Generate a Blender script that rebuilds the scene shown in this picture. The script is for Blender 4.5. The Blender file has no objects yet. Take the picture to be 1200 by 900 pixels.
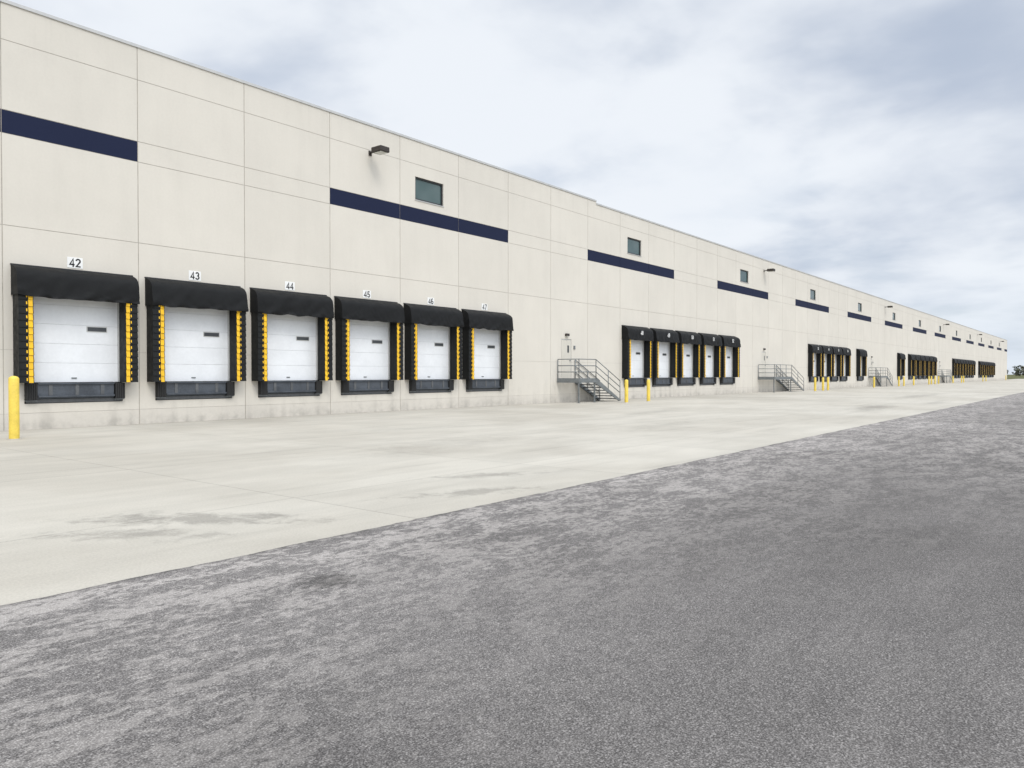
import bpy, math, random, bmesh
from mathutils import Vector, noise, Matrix
random.seed(7)
D=23.59; H_CAM=1.55; W=3.66; X0=11.05
def XJ(j): return X0+W*j
scene=bpy.context.scene

# ---------------------------------------------------------------- node helpers
class NT:
    def __init__(s,nt): s.nt=nt; s.N=nt.nodes; s.L=nt.links
    def n(s,t,**k):
        nd=s.N.new(t)
        for a,b in k.items(): setattr(nd,a,b)
        return nd
    def set(s,sock,v):
        if isinstance(v,bpy.types.NodeSocket): s.L.new(v,sock)
        else: sock.default_value=v
    def math(s,op,a,b=0.0,c=None,clamp=False):
        nd=s.n('ShaderNodeMath',operation=op,use_clamp=clamp)
        s.set(nd.inputs[0],a); s.set(nd.inputs[1],b)
        if c is not None: s.set(nd.inputs[2],c)
        return nd.outputs[0]
    def noise(s,vec,scale,detail=4,rough=.55,dist=0.0):
        nd=s.n('ShaderNodeTexNoise'); s.set(nd.inputs['Vector'],vec)
        nd.inputs['Scale'].default_value=scale; nd.inputs['Detail'].default_value=detail
        nd.inputs['Roughness'].default_value=rough; nd.inputs['Distortion'].default_value=dist
        return nd.outputs['Fac']
    def mapping(s,vec,sc=(1,1,1),loc=(0,0,0),rot=(0,0,0)):
        nd=s.n('ShaderNodeMapping'); s.set(nd.inputs[0],vec)
        nd.inputs['Location'].default_value=loc; nd.inputs['Rotation'].default_value=rot; nd.inputs['Scale'].default_value=sc
        return nd.outputs[0]
    def ramp(s,f,a,b,lo=0.,hi=1.,smooth=True):
        nd=s.n('ShaderNodeMapRange'); nd.interpolation_type='SMOOTHSTEP' if smooth else 'LINEAR'
        s.set(nd.inputs[0],f)
        nd.inputs[1].default_value=a; nd.inputs[2].default_value=b; nd.inputs[3].default_value=lo; nd.inputs[4].default_value=hi
        return nd.outputs[0]
    def mix(s,f,a,b,mode='MIX'):
        nd=s.n('ShaderNodeMix',data_type='RGBA',blend_type=mode)
        s.set(nd.inputs[0],f); s.set(nd.inputs[6],a); s.set(nd.inputs[7],b)
        return nd.outputs[2]
    def xyz(s,v):
        nd=s.n('ShaderNodeSeparateXYZ'); s.set(nd.inputs[0],v); return nd.outputs
    def pos(s):
        return s.n('ShaderNodeNewGeometry').outputs['Position']
    def bump(s,h,st=.3,d=.01):
        nd=s.n('ShaderNodeBump'); nd.inputs['Strength'].default_value=st; nd.inputs['Distance'].default_value=d
        s.set(nd.inputs['Height'],h); return nd.outputs[0]
def mat(name,col=(.5,.5,.5),rough=.7,metal=0.,spec=.5):
    m=bpy.data.materials.new(name); m.use_nodes=True
    t=NT(m.node_tree); b=m.node_tree.nodes['Principled BSDF']
    b.inputs['Base Color'].default_value=(*col,1); b.inputs['Roughness'].default_value=rough
    b.inputs['Metallic'].default_value=metal; b.inputs['Specular IOR Level'].default_value=spec
    return m,t,b
def c4(*a): return (*a,1)

def weathered(name,col,rough=.6,metal=0,var=.25,scale=3,bump=0.0,spec=.4):
    m,t,b=mat(name,col,rough,metal,spec)
    p=t.pos(); f=t.noise(p,scale,4,.6)
    g=t.noise(p,scale*9,2,.6)
    f2=t.math('ADD',t.math('MULTIPLY',f,.7),t.math('MULTIPLY',g,.3))
    k=t.ramp(f2,.3,.7)
    lo=tuple(c*(1-var) for c in col); hi=tuple(min(1,c*(1+var*.6)) for c in col)
    t.set(b.inputs['Base Color'],t.mix(k,c4(*lo),c4(*hi)))
    t.set(b.inputs['Roughness'],t.ramp(f,.3,.7,max(.05,rough-.12),min(1,rough+.12)))
    if bump: t.set(b.inputs['Normal'],t.bump(g,bump,.01))
    return m

def wallmat(name,col):
    m,t,b=mat(name,col,.85,0,.25)
    p=t.pos(); o=t.xyz(p)
    cell=t.math('FLOOR',t.math('DIVIDE',t.math('SUBTRACT',o[0],X0),W))
    wn=t.n('ShaderNodeTexWhiteNoise',noise_dimensions='1D'); t.set(wn.inputs['W'],cell)
    big=t.noise(p,.35,4,.6)
    streak=t.noise(t.mapping(p,(2.2,2,.30)),1.0,4,.6)
    fine=t.noise(p,14,2,.6)
    v=t.math('ADD',t.ramp(wn.outputs[0],0,1,-.016,.016,False),t.ramp(big,.3,.7,-.028,.028))
    v=t.math('ADD',v,t.ramp(streak,.4,.8,.010,-.022))
    v=t.math('ADD',v,t.ramp(fine,.3,.7,-.012,.012))
    dn=t.noise(p,2.2,5,.65)
    dirt=t.math('MULTIPLY',t.ramp(o[2],0.0,.5,1,0),t.ramp(dn,.3,.7,.03,.24))
    smg=t.math('MULTIPLY',t.ramp(o[2],.6,2.0,1,0),t.ramp(t.math('ADD',t.math('MULTIPLY',dn,.5),t.math('MULTIPLY',streak,.5)),.48,.66,0,.09))
    run=t.math('MULTIPLY',t.ramp(o[2],9.6,11.6,0,1),t.ramp(t.noise(t.mapping(p,(5,2,.12)),1,3,.6),.55,.75,0,.045))
    v=t.math('SUBTRACT',t.math('SUBTRACT',v,dirt),t.math('ADD',smg,run))
    v=t.math('ADD',v,1.0)
    hsv=t.n('ShaderNodeHueSaturation'); hsv.inputs['Color'].default_value=c4(*col); t.set(hsv.inputs['Value'],v)
    t.set(b.inputs['Base Color'],hsv.outputs[0])
    return m
M={}
M['wall']=wallmat('painted_concrete_beige',(.61,.575,.51))
M['plinth']=wallmat('painted_concrete_base',(.59,.555,.495))
M['navy']=wallmat('navy_paint',(.010,.015,.042))
M['caulk']=weathered('joint_sealant',(.42,.39,.34),.9)
M['coping']=weathered('coping_metal',(.50,.50,.49),.5,.2,.1)
M['roof']=weathered('roof_membrane',(.5,.5,.5),.9)
M['frame']=weathered('dark_frame',(.03,.03,.032),.5)
M['dframe']=weathered('door_frame_paint',(.52,.52,.50),.5,0,.08)
M['steel']=weathered('galvanised_steel',(.19,.205,.21),.5,.35,.25,4)
M['grate']=weathered('steel_grating',(.12,.125,.13),.6,.3,.3,6)
M['yellow']=weathered('bollard_yellow',(.74,.55,.09),.45,0,.16,3)
M['stripe']=weathered('yellow_fabric',(.80,.47,.02),.7,0,.2,5)
M['black']=weathered('black_fabric',(.009,.0095,.010),.65,0,.4,3,.3,.2)
M['pleat']=weathered('black_vinyl',(.009,.010,.010),.55,0,.35,6,.1,.25)
M['rubber']=weathered('bumper_rubber',(.022,.022,.022),.8,0,.3,6)
M['lev']=weathered('leveler_steel',(.075,.085,.10),.5,.2,.35,2.5)
M['door']=weathered('white_door_paint',(.76,.775,.79),.45,0,.06,1.2)
M['groove']=weathered('door_groove',(.50,.50,.50),.6,0,.05,1.2)
M['sdoor']=weathered('beige_door_paint',(.58,.55,.48),.5,0,.05)
M['slot']=weathered('dark_plate',(.06,.065,.07),.4)
M['white']=weathered('sign_white',(.78,.78,.76),.5,0,.06)
M['ink']=weathered('sign_ink',(.012,.012,.012),.6)
M['bronze']=weathered('bronze_paint',(.045,.037,.032),.45,.2)
M['lens']=weathered('lamp_lens',(.55,.55,.5),.2)
m,t,b=mat('window_glass',(.05,.085,.085),.04,0,.5); b.inputs['IOR'].default_value=1.6
t.set(b.inputs['Base Color'],t.mix(t.ramp(t.noise(t.pos(),.5,2),.35,.65),c4(.045,.085,.085),c4(.075,.115,.115)))
M['glass']=m

# ---------------------------------------------------------------- mesh builder
class MB:
    def __init__(s): s.v=[];s.f=[];s.mi=[];s.mats=[]; s.sm=[]
    def m(s,k):
        if k not in s.mats: s.mats.append(k)
        return s.mats.index(k)
    def face(s,pts,k,smooth=False):
        i=len(s.v); s.v+= [tuple(p) for p in pts]; s.f.append(tuple(range(i,i+len(pts)))); s.mi.append(s.m(k)); s.sm.append(smooth)
    def hexa(s,p,k):
        i=len(s.v); s.v+=[tuple(q) for q in p]
        for q in ((0,3,2,1),(4,5,6,7),(0,1,5,4),(1,2,6,5),(2,3,7,6),(3,0,4,7)):
            s.f.append(tuple(i+a for a in q)); s.mi.append(s.m(k)); s.sm.append(False)
    def box(s,x0,x1,y0,y1,z0,z1,k):
        s.hexa([(x0,y0,z0),(x1,y0,z0),(x1,y1,z0),(x0,y1,z0),(x0,y0,z1),(x1,y0,z1),(x1,y1,z1),(x0,y1,z1)],k)
    def bbox(s,x0,x1,y0,y1,z0,z1,k,b=.02):
        bm=bmesh.new(); bmesh.ops.create_cube(bm,size=1)
        for v in bm.verts:
            v.co=Vector(((x0+x1)/2+v.co.x*(x1-x0),(y0+y1)/2+v.co.y*(y1-y0),(z0+z1)/2+v.co.z*(z1-z0)))
        bmesh.ops.bevel(bm,geom=bm.edges[:],offset=b,segments=2,affect='EDGES',profile=.5)
        bm.verts.index_update(); i=len(s.v); s.v+=[tuple(v.co) for v in bm.verts]
        for f in bm.faces: s.f.append(tuple(i+v.index for v in f.verts)); s.mi.append(s.m(k)); s.sm.append(False)
        bm.free()
    def tube(s,a,b,r,k,n=8,cap=True):
        a=Vector(a);b=Vector(b);d=(b-a).normalized()
        u=d.orthogonal().normalized(); w=d.cross(u); i=len(s.v)
        for c in (a,b):
            for j in range(n):
                an=2*math.pi*j/n; s.v.append(tuple(c+u*math.cos(an)*r+w*math.sin(an)*r))
        for j in range(n):
            q=(j+1)%n; s.f.append((i+j,i+q,i+n+q,i+n+j)); s.mi.append(s.m(k)); s.sm.append(True)
        if cap:
            s.f.append(tuple(i+j for j in reversed(range(n)))); s.mi.append(s.m(k)); s.sm.append(False)
            s.f.append(tuple(i+n+j for j in range(n))); s.mi.append(s.m(k)); s.sm.append(False)
    def grid(s,P,k,smooth=True):
        nr=len(P);nc=len(P[0]);i=len(s.v)
        for r in P: s.v+=[tuple(p) for p in r]
        for a in range(nr-1):
            for c in range(nc-1):
                s.f.append((i+a*nc+c,i+a*nc+c+1,i+(a+1)*nc+c+1,i+(a+1)*nc+c)); s.mi.append(s.m(k)); s.sm.append(smooth)
    def mesh(s,name):
        me=bpy.data.meshes.new(name); me.from_pydata(s.v,[],s.f)
        for k in s.mats: me.materials.append(M[k])
        me.polygons.foreach_set('material_index',s.mi); me.polygons.foreach_set('use_smooth',s.sm); me.update(); return me
def obj(name,data,parent=None,loc=(0,0,0)):
    o=bpy.data.objects.new(name,data); scene.collection.objects.link(o); o.location=loc
    if parent: o.parent=parent
    return o

# ---------------------------------------------------------------- warehouse
wh=obj('warehouse',None)
JMIN,JMAX=-9,69
docks=list(range(-1,5))+list(range(8,13))+list(range(18,22))+[23,29]+list(range(31,37))+list(range(42,50))+list(range(52,60))
wins=[(3.245+5*k,3.725+5*k) for k in range(-2,13)]
DZ0,DZ1=1.31,4.1
# landing start, landing end, flight run, service door x
stairs=[(33.6,35.3,2.6,34.0),(63.5,67.9,3.4,64.4),(101.2,104.8,2.9,102.2),(149.6,153.4,2.9,150.8)]
holes=[]
for j in docks:
    c=XJ(j+.5); holes.append((c-1.33,c+1.33,.72,DZ1))
for a,b_ in wins: holes.append((XJ(a),XJ(b_),9.12,10.12))
for (_,_,_,dx) in stairs: holes.append((dx,dx+1.0,1.31,3.5))
ROOF=11.64
rows=[0,.46,2.22,5.62,8.12,8.75,10.65,ROOF]
wb=MB()
def sub(r,h):
    x0,x1,z0,z1=r;a0,a1,c0,c1=h
    if a0>=x1 or a1<=x0 or c0>=z1 or c1<=z0: return [r]
    out=[]
    if a0>x0: out.append((x0,a0,z0,z1))
    if a1<x1: out.append((a1,x1,z0,z1))
    m0=max(x0,a0);m1=min(x1,a1)
    if c0>z0: out.append((m0,m1,z0,c0))
    if c1<z1: out.append((m0,m1,c1,z1))
    return out
for j in range(JMIN,JMAX):
    top=ROOF if j<7 else ROOF-.16
    for ri in range(len(rows)-1):
        z0,z1=rows[ri],rows[ri+1]
        if ri==len(rows)-2: z1=top
        g=.012
        def gap(i): return .004 if i in(1,2) else .008
        r0=(XJ(j)+g,XJ(j+1)-g,z0+(gap(ri) if ri else 0),z1-(gap(ri+1) if ri<len(rows)-2 else 0))
        rects=[r0]
        for h in holes:
            if h[1]<r0[0] or h[0]>r0[1]: continue
            n=[]
            for r in rects: n+=sub(r,h)
            rects=n
        k='wall'
        if ri==0: k='plinth'
        if ri==4 and (j-2)%5 in (0,1,2): k='navy'
        for r in rects: wb.box(r[0],r[1],0,.22,r[2],r[3],k)
obj('wall_panels',wb.mesh('wall_panels'),wh)
cb=MB()
for j in range(JMIN,JMAX+1):
    top=ROOF if j<7 else ROOF-.16
    cb.box(XJ(j)-.0118,XJ(j)+.0118,.014,.2,0,top,'caulk')
    if j<JMAX:
        for ri,z in enumerate(rows[1:-1]):
            hh=.0038 if ri<2 else .0078
            rr=[(XJ(j)+.0125,XJ(j+1)-.0125,z-hh,z+hh)]
            for h in holes:
                n=[]
                for r in rr: n+=sub(r,h)
                rr=n
            for r in rr: cb.box(r[0],r[1],.010,.19,r[2],r[3],'caulk')
obj('panel_joints',cb.mesh('panel_joints'),wh)
rb=MB()
xl,xr=XJ(JMIN),XJ(JMAX)
rb.box(xl,XJ(7)+.9,-.035,.26,ROOF,ROOF+.09,'coping')
rb.box(XJ(7)+.9,xr+.03,-.035,.26,ROOF-.16,ROOF-.07,'coping')
rb.box(XJ(7),XJ(7)+.9,.0,.22,ROOF-.159,ROOF-.001,'wall')
obj('roof_coping',rb.mesh('roof_coping'),wh)
rb=MB()
rb.box(xl,xr,.23,110,11.0,11.2,'roof')
obj('roof',rb.mesh('roof'),wh)
rb=MB()
rb.box(xr-.22,xr,.222,110,0,ROOF-.16,'wall'); rb.box(xl,xl+.22,.222,110,0,ROOF,'wall'); rb.box(xl+.22,xr-.22,109.8,110,0,ROOF-.2,'wall')
obj('side_walls',rb.mesh('side_walls'),wh)
wm=MB()
w_=.48*W; z0,z1=9.12,10.12
wm.box(0,w_,.05,.15,z0,z0+.07,'frame'); wm.box(0,w_,.05,.15,z1-.07,z1,'frame')
wm.box(0,.07,.05,.15,z0+.07,z1-.07,'frame'); wm.box(w_-.07,w_,.05,.15,z0+.07,z1-.07,'frame')
wm.box(.07,w_-.07,.10,.12,z0+.07,z1-.07,'glass')
wm.box(-.02,w_+.02,-.03,.049,z0-.035,z0-.002,'coping')
wme=wm.mesh('window')
for a,_ in wins: obj('window',wme,wh,(XJ(a),0,0))

dm=MB()
n=5; zz=1.315; hh=(4.1-zz)/n
for i in range(n):
    dm.bbox(-1.24,1.24,.12,.165,zz+i*hh+.003,zz+(i+1)*hh-.003,'door',.005)
dm.box(-1.24,1.24,.130,.16,zz,4.09,'groove')
dm.box(-1.32,-1.245,.05,.2,1.32,4.09,'dframe'); dm.box(1.245,1.32,.05,.2,1.32,4.09,'dframe')
dm.box(.35,.93,.108,.122,2.80,2.97,'dframe'); dm.box(.375,.905,.100,.110,2.825,2.945,'slot')
dm.box(-.07,.07,.10,.121,1.42,1.455,'steel')
door_me=dm.mesh('dock_door')
lm=MB()
lm.box(-1.325,1.325,.06,.2,.725,1.308,'rubber')
lm.box(-1.03,1.03,-.09,.058,.86,1.26,'lev'); lm.box(-1.03,1.03,-.14,.05,1.262,1.306,'lev')
lm.box(-1.03,1.03,-.16,-.092,.90,.94,'lev')
for x in(-.7,0,.7): lm.box(x-.05,x+.05,-.105,-.0915,.945,1.255,'grate')
lm.box(-1.29,1.29,-.02,.058,.74,.845,'grate')
for sx in(-1,1):
    a,b_=sorted((sx*1.05,sx*1.33))
    for i in range(5):
        u=a+(b_-a)*i/5; lm.bbox(u+.003,u+(b_-a)/5-.003,-.17,.055,.82,1.29,'rubber',.012)
    lm.box(a-.002,b_+.002,-.12,.057,.792,.815,'steel')
lev_me=lm.mesh('dock_leveler')

def shelter(seed):
    rnd=random.Random(seed); s=MB(); ns=seed*13.7
    for sx in(-1,1):
        a,b_=sorted((sx*1.23,sx*1.60))
        s.box(a+.02,b_-.02,-.36,-.002,1.33,3.95,'black')
        np_=14; z=1.31; ph=(3.98-1.31)/np_
        for i in range(np_):
            za=z+i*ph; zb=za+ph+.02
            j1=rnd.uniform(-.004,.004); j2=rnd.uniform(-.003,.003)
            yo=-.440+j1; yi=-.414
            s.hexa([(a+j2,yo,za),(b_+j2,yo,za+rnd.uniform(-.006,.006)),(b_,-.02,za),(a,-.02,za),
                    (a+.003,yi,zb),(b_-.003,yi,zb),(b_-.003,-.02,zb),(a+.003,-.02,zb)],'pleat')
            def quad(u0,u1,f0,f1):
                def P(u,f): return (u+j2*(1-f),yo+(yi-yo)*f-.004,za+(zb-za)*f)
                s.face([P(u0,f0),P(u1,f0),P(u1,f1),P(u0,f1)],'stripe')
            i0=sx*1.25;i1=sx*1.36;i2=sx*1.385;i3=sx*1.415
            u=sorted((i0,i1)); quad(u[0],u[1],.0,.93)
            u=sorted((i2,i3)); quad(u[0],u[1],.25,.62)
    nx=70; prof=[(-.0,4.56),(-.09,4.545),(-.19,4.51),(-.29,4.46),(-.37,4.395),(-.415,4.33),(-.435,4.25),(-.45,4.16),(-.462,4.07),(-.47,3.98),(-.478,3.89),(-.485,3.80),(-.49,3.74),(-.49,3.69)]
    P=[]
    for r,(y,z) in enumerate(prof):
        row=[]; f=r/(len(prof)-1); g=max(0,(f-.25)/.75)
        for c in range(nx+1):
            x=-1.635+3.27*c/nx
            w1=noise.noise(Vector((x*1.2+ns,r*.2,ns)))*.03*f
            w1+=noise.noise(Vector((x*3.6+ns+r*.35,r*.22,3+ns)))*.055*g
            w1+=noise.noise(Vector((x*8+ns-r*.6,r*.4,9+ns)))*.030*g
            w1+=abs(noise.noise(Vector((x*2.1+ns+r*.45,r*.1,5+ns))))*-.035*f
            hz=noise.noise(Vector((x*2.2+ns,7,ns)))*.05*f-(.02*math.cos(x/1.635*math.pi/2)*f)
            row.append((x,y+w1 if r else y,z+hz))
        P.append(row)
    s.grid(P,'black')
    Q=[[(p[0],p[1]+.02,p[2]) for p in row] for row in P]
    s.grid([r[::-1] for r in Q],'black')
    for c in(0,nx):
        pts=[P[r][c] for r in range(len(prof))]
        for r in range(len(pts)-1):
            a_,b2=pts[r],pts[r+1]
            s.face([a_,b2,(b2[0],0,b2[2]),(a_[0],0,a_[2])],'black')
    s.box(-1.60,1.60,-.34,-.003,3.985,4.10,'black')
    s.box(-1.65,1.65,-.03,-.001,4.555,4.59,'frame')
    return s.mesh('dock_shelter')
sh=[shelter(i) for i in range(6)]

def arc(cx,cy,rx,ry,a0,a1,n=14):
    return [(cx+rx*math.cos(math.radians(a0+(a1-a0)*i/n)),cy+ry*math.sin(math.radians(a0+(a1-a0)*i/n))) for i in range(n+1)]
GL={'0':[arc(.28,.5,.21,.42,90,450,24)],
'1':[[(.10,.76),(.30,.90),(.30,0)]],
'2':[arc(.28,.70,.21,.22,170,-25)+[(.08,.08),(.54,.08)]],
'3':[arc(.27,.71,.19,.21,160,-80)+arc(.27,.29,.22,.22,80,-165)],
'4':[[(.40,0),(.40,.93),(.05,.27),(.56,.27)]],
'5':[[(.49,.92),(.14,.92),(.10,.50)]+arc(.27,.32,.22,.25,125,-155)],
'6':[arc(.28,.56,.22,.36,50,180)+arc(.28,.30,.21,.23,180,540,22)],
'7':[[(.05,.92),(.52,.92),(.36,.55),(.22,0)]],
'8':[arc(.28,.71,.18,.20,-90,270,22),arc(.28,.29,.22,.22,-90,270,22)],
'9':[arc(.28,.44,.22,.36,230,360)+arc(.28,.70,.21,.23,0,360,22)]}
def numerals(name,body,h,parent,loc,k,st=.15):
    s=MB(); adv=.66; tw=(adv*len(body)-.10); ly=0
    for ci,ch in enumerate(body):
        for line in GL[ch]:
            pts=[Vector(((p[0]+ci*adv-tw/2),p[1]-.5)) for p in line]
            pts=[p for i,p in enumerate(pts) if i==0 or (p-pts[i-1]).length>1e-3]
            L=[];R=[]
            for i,p in enumerate(pts):
                d0=(p-pts[i-1]).normalized() if i else (pts[1]-p).normalized()
                d1=(pts[i+1]-p).normalized() if i<len(pts)-1 else d0
                n0=Vector((-d0.y,d0.x)); n1=Vector((-d1.y,d1.x)); mm=(n0+n1)
                mm=mm.normalized() if mm.length>.2 else n0
                q=min(1.7,1/max(.35,mm.dot(n0)))*st/2
                L.append(p+mm*q); R.append(p-mm*q)
            for i in range(len(pts)-1):
                ly+=.00003
                s.face([(v.x*h,-ly,v.y*h) for v in (L[i],R[i],R[i+1],L[i+1])],k)
    return obj(name,s.mesh(name),parent,loc)
pm=MB(); pm.box(-.21,.21,-.012,-.001,4.635,4.945,'white'); plate=pm.mesh('number_plate')
for i,j in enumerate(docks):
    c=XJ(j+.5)
    obj('dock_shelter',sh[i%6],wh,(c,0,0)); obj('dock_door',door_me,wh,(c,0,0)); obj('dock_leveler',lev_me,wh,(c,0,0))
    if i<6:
        obj('number_plate',plate,wh,(c,0,0)); numerals('dock_number',str(42+i),.25,wh,(c,-.015,4.79),'ink',.17)
    elif i<15:
        numerals('dock_number',str(42+i),.26,wh,(c,-.53,4.15),'white',.17)

sd=MB()
sd.box(0,1,.03,.12,1.315,3.5,'dframe')
sd.bbox(.05,.95,.015,.055,1.33,3.44,'sdoor',.006)
sd.box(.82,.90,-.03,.014,2.28,2.34,'steel'); sd.box(.62,.78,.008,.016,2.75,3.15,'slot')
sdm=sd.mesh('service_door')
lt=MB(); lt.bbox(.36,.64,-.14,-.001,3.66,3.80,'bronze',.02); lt.box(.38,.62,-.13,-.02,3.64,3.659,'lens')
lt.bbox(1.20,1.34,-.05,-.001,2.95,3.15,'steel',.01)
ltm=lt.mesh('door_light')
for (_,_,_,dx) in stairs:
    obj('service_door',sdm,wh,(dx,0,0)); obj('door_light',ltm,wh,(dx,0,0))

lg=MB()
lg.bbox(-.08,.08,-.03,-.001,10.42,10.62,'bronze',.01)
lg.tube((0,-.03,10.52),(0,-.35,10.56),.035,'bronze')
lg.bbox(-.24,.24,-.92,-.34,10.43,10.65,'bronze',.03)
lg.box(-.18,.18,-.86,-.42,10.415,10.429,'lens')
lgm=lg.mesh('wall_light')
for j in (-9.+0.2+0,2.55,14.7,27,39.4,51.6,64): obj('wall_light',lgm,None,(XJ(j),0,0))

# ---------------------------------------------------------------- staircases
def staircase(x0,x1,run):
    s=MB(); y0,y1=-1.45,-.03; z=1.31; nr=8; rise=z/nr; tr=run/(nr-1+.0001)
    x=x0+.02
    while x<x1-.02:
        s.box(x,x+.012,y0+.05,y1,z-.035,z,'grate'); x+=.06
    for y in (y0+.35,y0+.7,y0+1.05): s.box(x0,x1,y,y+.03,z-.09,z-.037,'steel')
    s.box(x0,x1,y0,y0+.04,z-.22,z+.02,'steel'); s.box(x0-.04,x0-.002,y0,y1,z-.22,z+.02,'steel')
    for x in (x0+.06,x1-.06):
        s.box(x-.035,x+.035,y0+.045,y0+.115,.0,z-.092,'steel'); s.box(x-.08,x+.08,y0+.0,y0+.16,0.005,.025,'steel')
    for i in range(1,nr):
        zz=z-i*rise; xa=x1+(i-1)*tr
        s.box(xa,xa+tr*.9,y0+.06,y1-.06,zz-.045,zz,'grate')
    for y in (y0,y1-.05):
        s.hexa([(x1,y,z-.28),(x1,y+.05,z-.28),(x1+run-.12,y+.05,0.004),(x1+run-.12,y,0.004),
                (x1,y,z+.03),(x1,y+.05,z+.03),(x1+run+.1,y+.05,.05),(x1+run+.1,y,.05)],'steel')
    r=.024
    def rail(a,b_,zz=(1.05,.70,.36)):
        for q in zz: s.tube((a[0],a[1],a[2]+q),(b_[0],b_[1],b_[2]+q),r,'steel')
    def posts(a,b_,n):
        for i in range(n+1):
            f=i/n; p=[a[k]+(b_[k]-a[k])*f for k in range(3)]
            s.tube((p[0],p[1],p[2]-.1),(p[0],p[1],p[2]+1.05),r,'steel')
    A=(x0,y0+.02,z);B=(x1,y0+.02,z);C=(x1+run,y0+.02,.12)
    rail(A,B);posts(A,B,max(1,round((x1-x0)/1.3))); rail(B,C);posts(B,C,2)
    A2=(x0,y1-.03,z); rail(A,A2);posts(A,A2,1)
    B2=(x1,y1-.03,z);C2=(x1+run,y1-.03,.12); rail(B2,C2);posts(B2,C2,2)
    return s.mesh('metal_staircase')
for a,b_,r,_ in stairs: obj('metal_staircase',staircase(a,b_,r))

# ---------------------------------------------------------------- bollards
def bollard(h,r):
    s=MB(); n=20; prof=[(r,0),(r,h-.06)]+[(r*math.cos(a),h-.06+.07*math.sin(a)) for a in (.4,.8,1.2,1.5)]
    P=[[(q*math.cos(2*math.pi*i/n),q*math.sin(2*math.pi*i/n),z) for i in range(n+1)] for q,z in prof]
    s.grid(P,'yellow')
    s.face([P[-1][i] for i in range(n)],'yellow')
    s.grid([[(q*math.cos(2*math.pi*i/n),q*math.sin(2*math.pi*i/n),z) for i in range(n+1)] for q,z in((r+.05,.002),(r+.04,.012),(r,.018))],'caulk')
    return s.mesh('bollard')
bA=bollard(1.5,.11)
bB=bollard(1.25,.10)
obj('bollard',bA,None,(6.6,-3.2,0))
for x,y in [(35.9,-3.0),(38.4,-3.0),(73.2,-2.6),(74.8,-2.6),(70.8,-2.6),(93.6,-2.4),(105.6,-2.6),(108.6,-2.6),(116.,-2.4),(126,-2.6),(128.,-2.6),(131.,-2.6),(134.,-2.6),(148,-2.6),(157.5,-2.6),(160,-2.6),(187,-2.6),(192,-2.6),(232,-2.6)]:
    obj('bollard',bB,None,(x,y,0))

# ---------------------------------------------------------------- ground sheets
EDGE=-17.82
m,t,b=mat('grass_field',(.09,.10,.04),.95,0,.1)
p=t.pos(); t.set(b.inputs['Base Color'],t.mix(t.ramp(t.noise(p,.05,5),.35,.65),c4(.07,.085,.03),c4(.14,.13,.065)))
M['grass']=m
m,t,b=mat('concrete_apron',(.45,.43,.37),.85,0,.3)
p=t.pos(); o=t.xyz(p)
big=t.noise(p,.16,5,.6,.4); mid=t.noise(t.mapping(p,(.5,1.3,1)),.9,5,.65); fin=t.noise(p,45,2,.7)
slabx=t.math('FLOOR',t.math('DIVIDE',t.math('ADD',o[0],-1.085),4.57)); slaby=t.math('FLOOR',t.math('DIVIDE',t.math('ADD',o[1],2.23),4.46))
wn=t.n('ShaderNodeTexWhiteNoise',noise_dimensions='2D'); cx=t.n('ShaderNodeCombineXYZ'); t.set(cx.inputs[0],slabx); t.set(cx.inputs[1],slaby); t.set(wn.inputs['Vector'],cx.outputs[0])
v=t.math('ADD',t.ramp(big,.3,.7,-.08,.065),t.ramp(mid,.3,.7,-.06,.05))
v=t.math('ADD',v,t.ramp(wn.outputs[0],0,1,-.026,.026,False))
v=t.math('ADD',v,t.ramp(fin,.3,.7,-.07,.07))
vor=t.n('ShaderNodeTexVoronoi'); t.set(vor.inputs['Vector'],p); vor.inputs['Scale'].default_value=7
v=t.math('SUBTRACT',v,t.math('MULTIPLY',t.ramp(vor.outputs['Distance'],.03,.07,1,0),.12))
nz=t.noise(t.mapping(p,(.9,.9,1),rot=(0,0,.9)),3.2,5,.72,.3)
nzr=t.ramp(nz,.28,.72,-.75,.75,False)
def stain(cxy,rad,ang,amt):
    q=t.n('ShaderNodeVectorMath',operation='SUBTRACT'); t.set(q.inputs[0],p); q.inputs[1].default_value=(cxy[0],cxy[1],0)
    r=t.n('ShaderNodeVectorRotate',rotation_type='Z_AXIS'); t.set(r.inputs['Vector'],q.outputs[0]); r.inputs['Angle'].default_value=-ang
    s_=t.mapping(r.outputs[0],(1/rad[0],1/rad[1],0))
    L=t.n('ShaderNodeVectorMath',operation='LENGTH'); t.set(L.inputs[0],s_)
    d=t.math('ADD',L.outputs['Value'],nzr)
    return t.math('MULTIPLY',t.ramp(d,.1,1.15,1,0),amt)
ra=-math.radians(51.5)
for args in [((4.15,-15.9),(1.3,.40),ra,.38),((3.4,-16.25),(.95,.28),ra,.32),((7.4,-17.05),(1.2,.27),ra+.5,.30),((8.7,-16.1),(1.1,.27),ra+.4,.28),((12,-12),(3,1.0),.2,.10),((38,-15),(5,.9),.1,.30),((21,-13),(3,.6),.1,.15),((60,-13),(9,.9),.0,.22),((46,-16.3),(4,.6),.0,.2),((28,-9),(5,.8),.15,.12),((15,-8),(2.6,.6),-.3,.11)]:
    v=t.math('SUBTRACT',v,stain(*args))
def joint(coord,per,w):
    fr=t.math('FRACT',t.math('DIVIDE',coord,per)); dd=t.math('ABSOLUTE',t.math('SUBTRACT',fr,.5))
    return t.ramp(dd,w/per,w/per*2.2,1,0)
jl=t.math('MAXIMUM',joint(t.math('ADD',o[0],1.2),4.57,.006),joint(t.math('ADD',o[1],.0),4.46,.006))
wal=t.ramp(o[1],-.35,0,0,.14)
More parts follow.
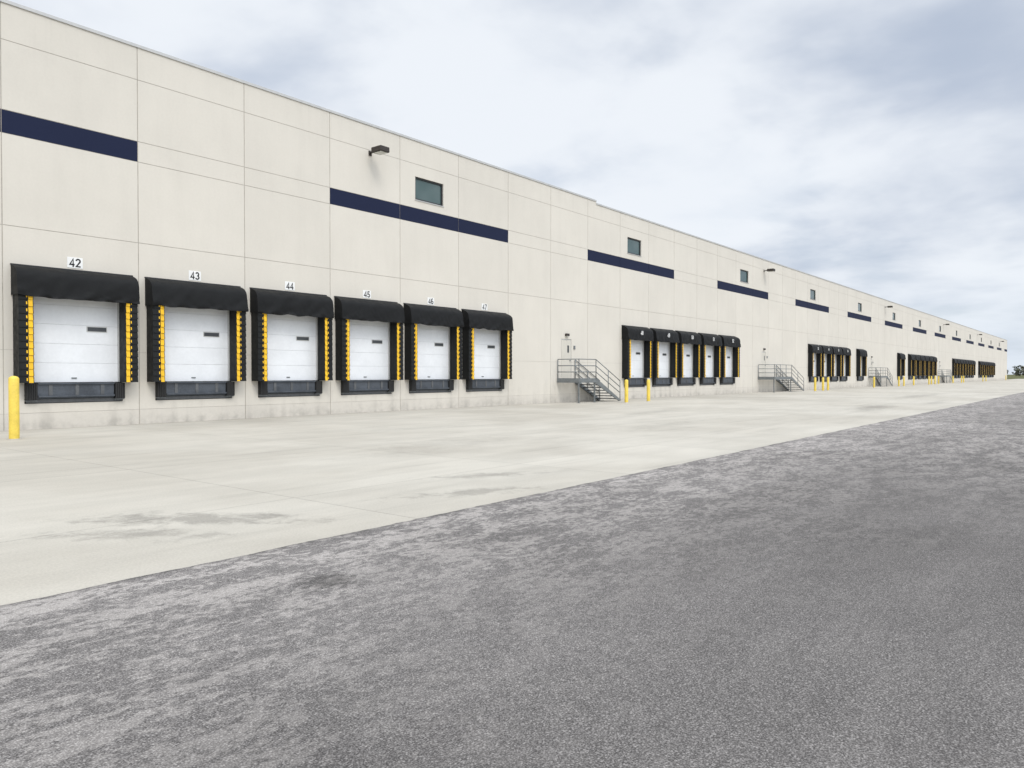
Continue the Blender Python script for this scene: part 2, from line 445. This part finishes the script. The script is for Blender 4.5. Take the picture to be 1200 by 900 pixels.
v=t.math('SUBTRACT',t.math('SUBTRACT',v,t.math('MULTIPLY',jl,.28)),wal)
v=t.math('SUBTRACT',v,t.math('MULTIPLY',t.ramp(t.noise(t.mapping(p,(.10,1.6,1),rot=(0,0,.12)),1.6,4,.6),.52,.72),.10))
v=t.math('ADD',v,1)
hs=t.n('ShaderNodeHueSaturation'); t.set(hs.inputs['Color'],t.mix(t.ramp(big,.35,.65),c4(.425,.395,.338),c4(.44,.414,.360))); t.set(hs.inputs['Value'],v)
t.set(b.inputs['Base Color'],hs.outputs[0])
t.set(b.inputs['Normal'],t.bump(fin,.25,.006))
M['concrete']=m
m,t,b=mat('asphalt_worn',(.12,.12,.12),.92,0,.15)
p=t.pos(); o=t.xyz(p)
v1=t.n('ShaderNodeTexVoronoi'); t.set(v1.inputs['Vector'],p); v1.inputs['Scale'].default_value=85
sep=t.n('ShaderNodeSeparateColor'); t.set(sep.inputs[0],v1.outputs['Color'])
n3=t.noise(p,130,2,.7)
stone=t.math('MULTIPLY',t.ramp(sep.outputs[0],.25,1,0,1,False),t.ramp(v1.outputs['Distance'],.2,.65,1,0))
st=t.math('ADD',t.math('MULTIPLY',stone,.65),t.ramp(n3,.40,.68,0,.55),clamp=True)
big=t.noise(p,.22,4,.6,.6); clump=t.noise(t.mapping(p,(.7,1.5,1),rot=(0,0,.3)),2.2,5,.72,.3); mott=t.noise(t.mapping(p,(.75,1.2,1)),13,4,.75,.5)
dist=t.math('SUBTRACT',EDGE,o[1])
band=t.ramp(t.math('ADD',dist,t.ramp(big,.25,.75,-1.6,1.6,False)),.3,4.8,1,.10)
band=t.math('MAXIMUM',band,t.ramp(o[0],5,18,0,.9))  # far part: grazing-angle brightening put into the colour, on top of real dust
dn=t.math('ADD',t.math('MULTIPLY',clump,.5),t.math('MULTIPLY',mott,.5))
dust_graze=t.math('MULTIPLY',t.ramp(dn,.455,.56),band)
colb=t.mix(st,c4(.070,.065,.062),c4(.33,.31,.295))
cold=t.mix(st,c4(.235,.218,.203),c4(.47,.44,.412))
col=t.mix(dust_graze,colb,cold)
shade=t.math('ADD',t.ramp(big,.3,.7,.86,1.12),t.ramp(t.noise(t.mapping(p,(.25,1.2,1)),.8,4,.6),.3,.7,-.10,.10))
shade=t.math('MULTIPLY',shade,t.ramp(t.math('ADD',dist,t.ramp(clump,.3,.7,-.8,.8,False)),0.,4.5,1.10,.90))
shade=t.math('MULTIPLY',shade,t.ramp(o[0],4,25,1.0,1.12))  # lighter along the yard, grazing-angle brightness painted into the tone
def spot(c):
    q=t.n('ShaderNodeVectorMath',operation='DISTANCE'); t.set(q.inputs[0],p); q.inputs[1].default_value=(c[0],c[1],.008)
    return q.outputs['Value']
d1=spot((3.52,-19.05)); wob=t.ramp(mott,.25,.75,-.16,.16,False)
shade=t.math('SUBTRACT',shade,t.math('MULTIPLY',t.ramp(t.math('ADD',d1,wob),.08,.30,1,0),.48))
for c,rr,wd,am in [((27,-30),6.2,.22,.28),((27,-30),8.1,.22,.28),((46,-36),12,.3,.24),((46,-36),14,.3,.22)]:
    dd=t.math('ABSOLUTE',t.math('SUBTRACT',spot(c),rr))
    shade=t.math('SUBTRACT',shade,t.math('MULTIPLY',t.math('MULTIPLY',t.ramp(dd,wd*.5,wd*1.5,1,0),t.ramp(big,.3,.6)),am))
edge=t.ramp(dist,0,.08,.72,1)
shade=t.math('MULTIPLY',shade,edge)
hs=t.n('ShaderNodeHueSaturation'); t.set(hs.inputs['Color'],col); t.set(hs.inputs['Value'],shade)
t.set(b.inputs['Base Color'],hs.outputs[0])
t.set(b.inputs['Normal'],t.bump(n3,.5,.008))
M['asphalt']=m

g=MB(); g.face([(-2500,-2500,-.02),(3000,-2500,-.02),(3000,2500,-.02),(-2500,2500,-.02)],'grass'); obj('ground',g.mesh('ground'))
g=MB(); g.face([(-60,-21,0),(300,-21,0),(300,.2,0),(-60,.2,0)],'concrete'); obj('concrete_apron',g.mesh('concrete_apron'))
g=MB(); xs=[];x=-60
while x<380:
    xs.append(x); x+= .06 if -2<x<22 else (.5 if x<60 else 4)
xs.append(380)
def ey(x): return EDGE+noise.noise(Vector((x*1.3,0,0)))*.03+noise.noise(Vector((x*7,3,0)))*.022
A=[(x,ey(x),.006) for x in xs]; B=[(x,-26,.006) for x in xs]; C=[(x,-95,.006) for x in xs]
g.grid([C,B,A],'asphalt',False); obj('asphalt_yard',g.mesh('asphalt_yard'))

# ---------------------------------------------------------------- distance
m,t,b=mat('tree_foliage',(.05,.06,.03),.9,0,.1)
oi=t.noise(t.pos(),.12,3); t.set(b.inputs['Base Color'],t.mix(t.ramp(oi,.35,.65),c4(.06,.07,.05),c4(.11,.105,.075))); M['leaf']=m
M['bark']=weathered('bark',(.09,.07,.055),.9)
tm=MB(); rn=random.Random(3)
for i in range(300):
    x=rn.uniform(640,760); y=-300+i*2.4+rn.uniform(-2,2); hgt=rn.uniform(4.5,8.5); r=hgt*.36
    tm.tube((x,y,0),(x,y,hgt*.6),.18,'bark',5,False)
    for q in range(55):
        a=rn.uniform(0,6.28); zz=rn.uniform(.1,1); rr=r*math.sqrt(max(.05,1-(2*zz-1.1)**2))*rn.uniform(.3,1.1)
        c=Vector((x+math.cos(a)*rr,y+math.sin(a)*rr,zz*hgt)); s_=rn.uniform(.4,1.0)
        u=Vector((rn.uniform(-1,1),rn.uniform(-1,1),rn.uniform(-1,1))).normalized()*s_; w2=u.orthogonal().normalized()*s_
        tm.face([c-u,c-w2*.8,c+u*.9,c+w2],'leaf')
obj('treeline',tm.mesh('treeline'))

# ---------------------------------------------------------------- world
w=bpy.data.worlds.new('World'); scene.world=w; w.use_nodes=True
t=NT(w.node_tree); bg=w.node_tree.nodes['Background']; out=w.node_tree.nodes['World Output']
SE=math.radians(48); sdir=Vector((-.35,-.80,0)).normalized()
sky=t.n('ShaderNodeTexSky',sky_type='NISHITA'); sky.sun_disc=False; sky.sun_elevation=SE
sky.sun_rotation=math.atan2(sdir.x,sdir.y)
t.set(bg.inputs[0],sky.outputs[0]); bg.inputs[1].default_value=.12
gen=t.n('ShaderNodeTexCoord').outputs['Generated']; o=t.xyz(gen)
z=t.math('MAXIMUM',o[2],0.0); dd=t.math('ADD',z,.20)
cv=t.n('ShaderNodeCombineXYZ'); t.set(cv.inputs[0],t.math('DIVIDE',o[0],dd)); t.set(cv.inputs[1],t.math('DIVIDE',o[1],dd))
V=t.mapping(cv.outputs[0],(1,1,1),(7.4,2.2,0))
n1=t.noise(V,.75,5,.50,.2); n2=t.noise(V,2.2,5,.52,.15)
n=t.math('ADD',t.math('MULTIPLY',n1,.66),t.math('MULTIPLY',n2,.34))
shadec=t.ramp(n,.37,.58)
ccol=t.mix(shadec,c4(.535,.60,.715),c4(.88,.92,.975))
haze=t.ramp(z,0,.14,.55,0)
ccol=t.mix(haze,ccol,c4(.70,.79,.90))
zen=t.ramp(z,.42,.95,1.0,1.75)
dp=t.n('ShaderNodeVectorMath',operation='DOT_PRODUCT'); t.set(dp.inputs[0],gen); dp.inputs[1].default_value=(sdir.x*math.cos(SE),sdir.y*math.cos(SE),math.sin(SE))
zen=t.math('ADD',zen,t.ramp(dp.outputs['Value'],.3,1.0,0,1.2))
bc=t.n('ShaderNodeBackground'); t.set(bc.inputs[0],ccol); t.set(bc.inputs[1],zen)
mx=t.n('ShaderNodeMixShader'); t.set(mx.inputs[0],t.ramp(n2,.30,.55,.84,.97)); t.L.new(bg.outputs[0],mx.inputs[1]); t.L.new(bc.outputs[0],mx.inputs[2])
t.L.new(mx.outputs[0],out.inputs[0])

sl=bpy.data.lights.new('sun','SUN'); sl.energy=1.25; sl.angle=math.radians(22); sl.color=(1,.95,.88)
so=obj('sun',sl); dv=Vector((sdir.x*math.cos(SE),sdir.y*math.cos(SE),math.sin(SE)))
so.rotation_euler=dv.to_track_quat('Z','Y').to_euler(); so.location=(0,-30,40)

cam=bpy.data.cameras.new('camera'); cam.sensor_width=36; cam.lens=880/1200*36; cam.clip_end=6000; cam.clip_start=.1
co=obj('camera',cam,None,(0,-D,H_CAM)); co.rotation_euler=(math.radians(90-.75),0,math.radians(38.5-90))
scene.camera=co
scene.view_settings.view_transform='Standard'; scene.view_settings.look='None'; scene.view_settings.exposure=0
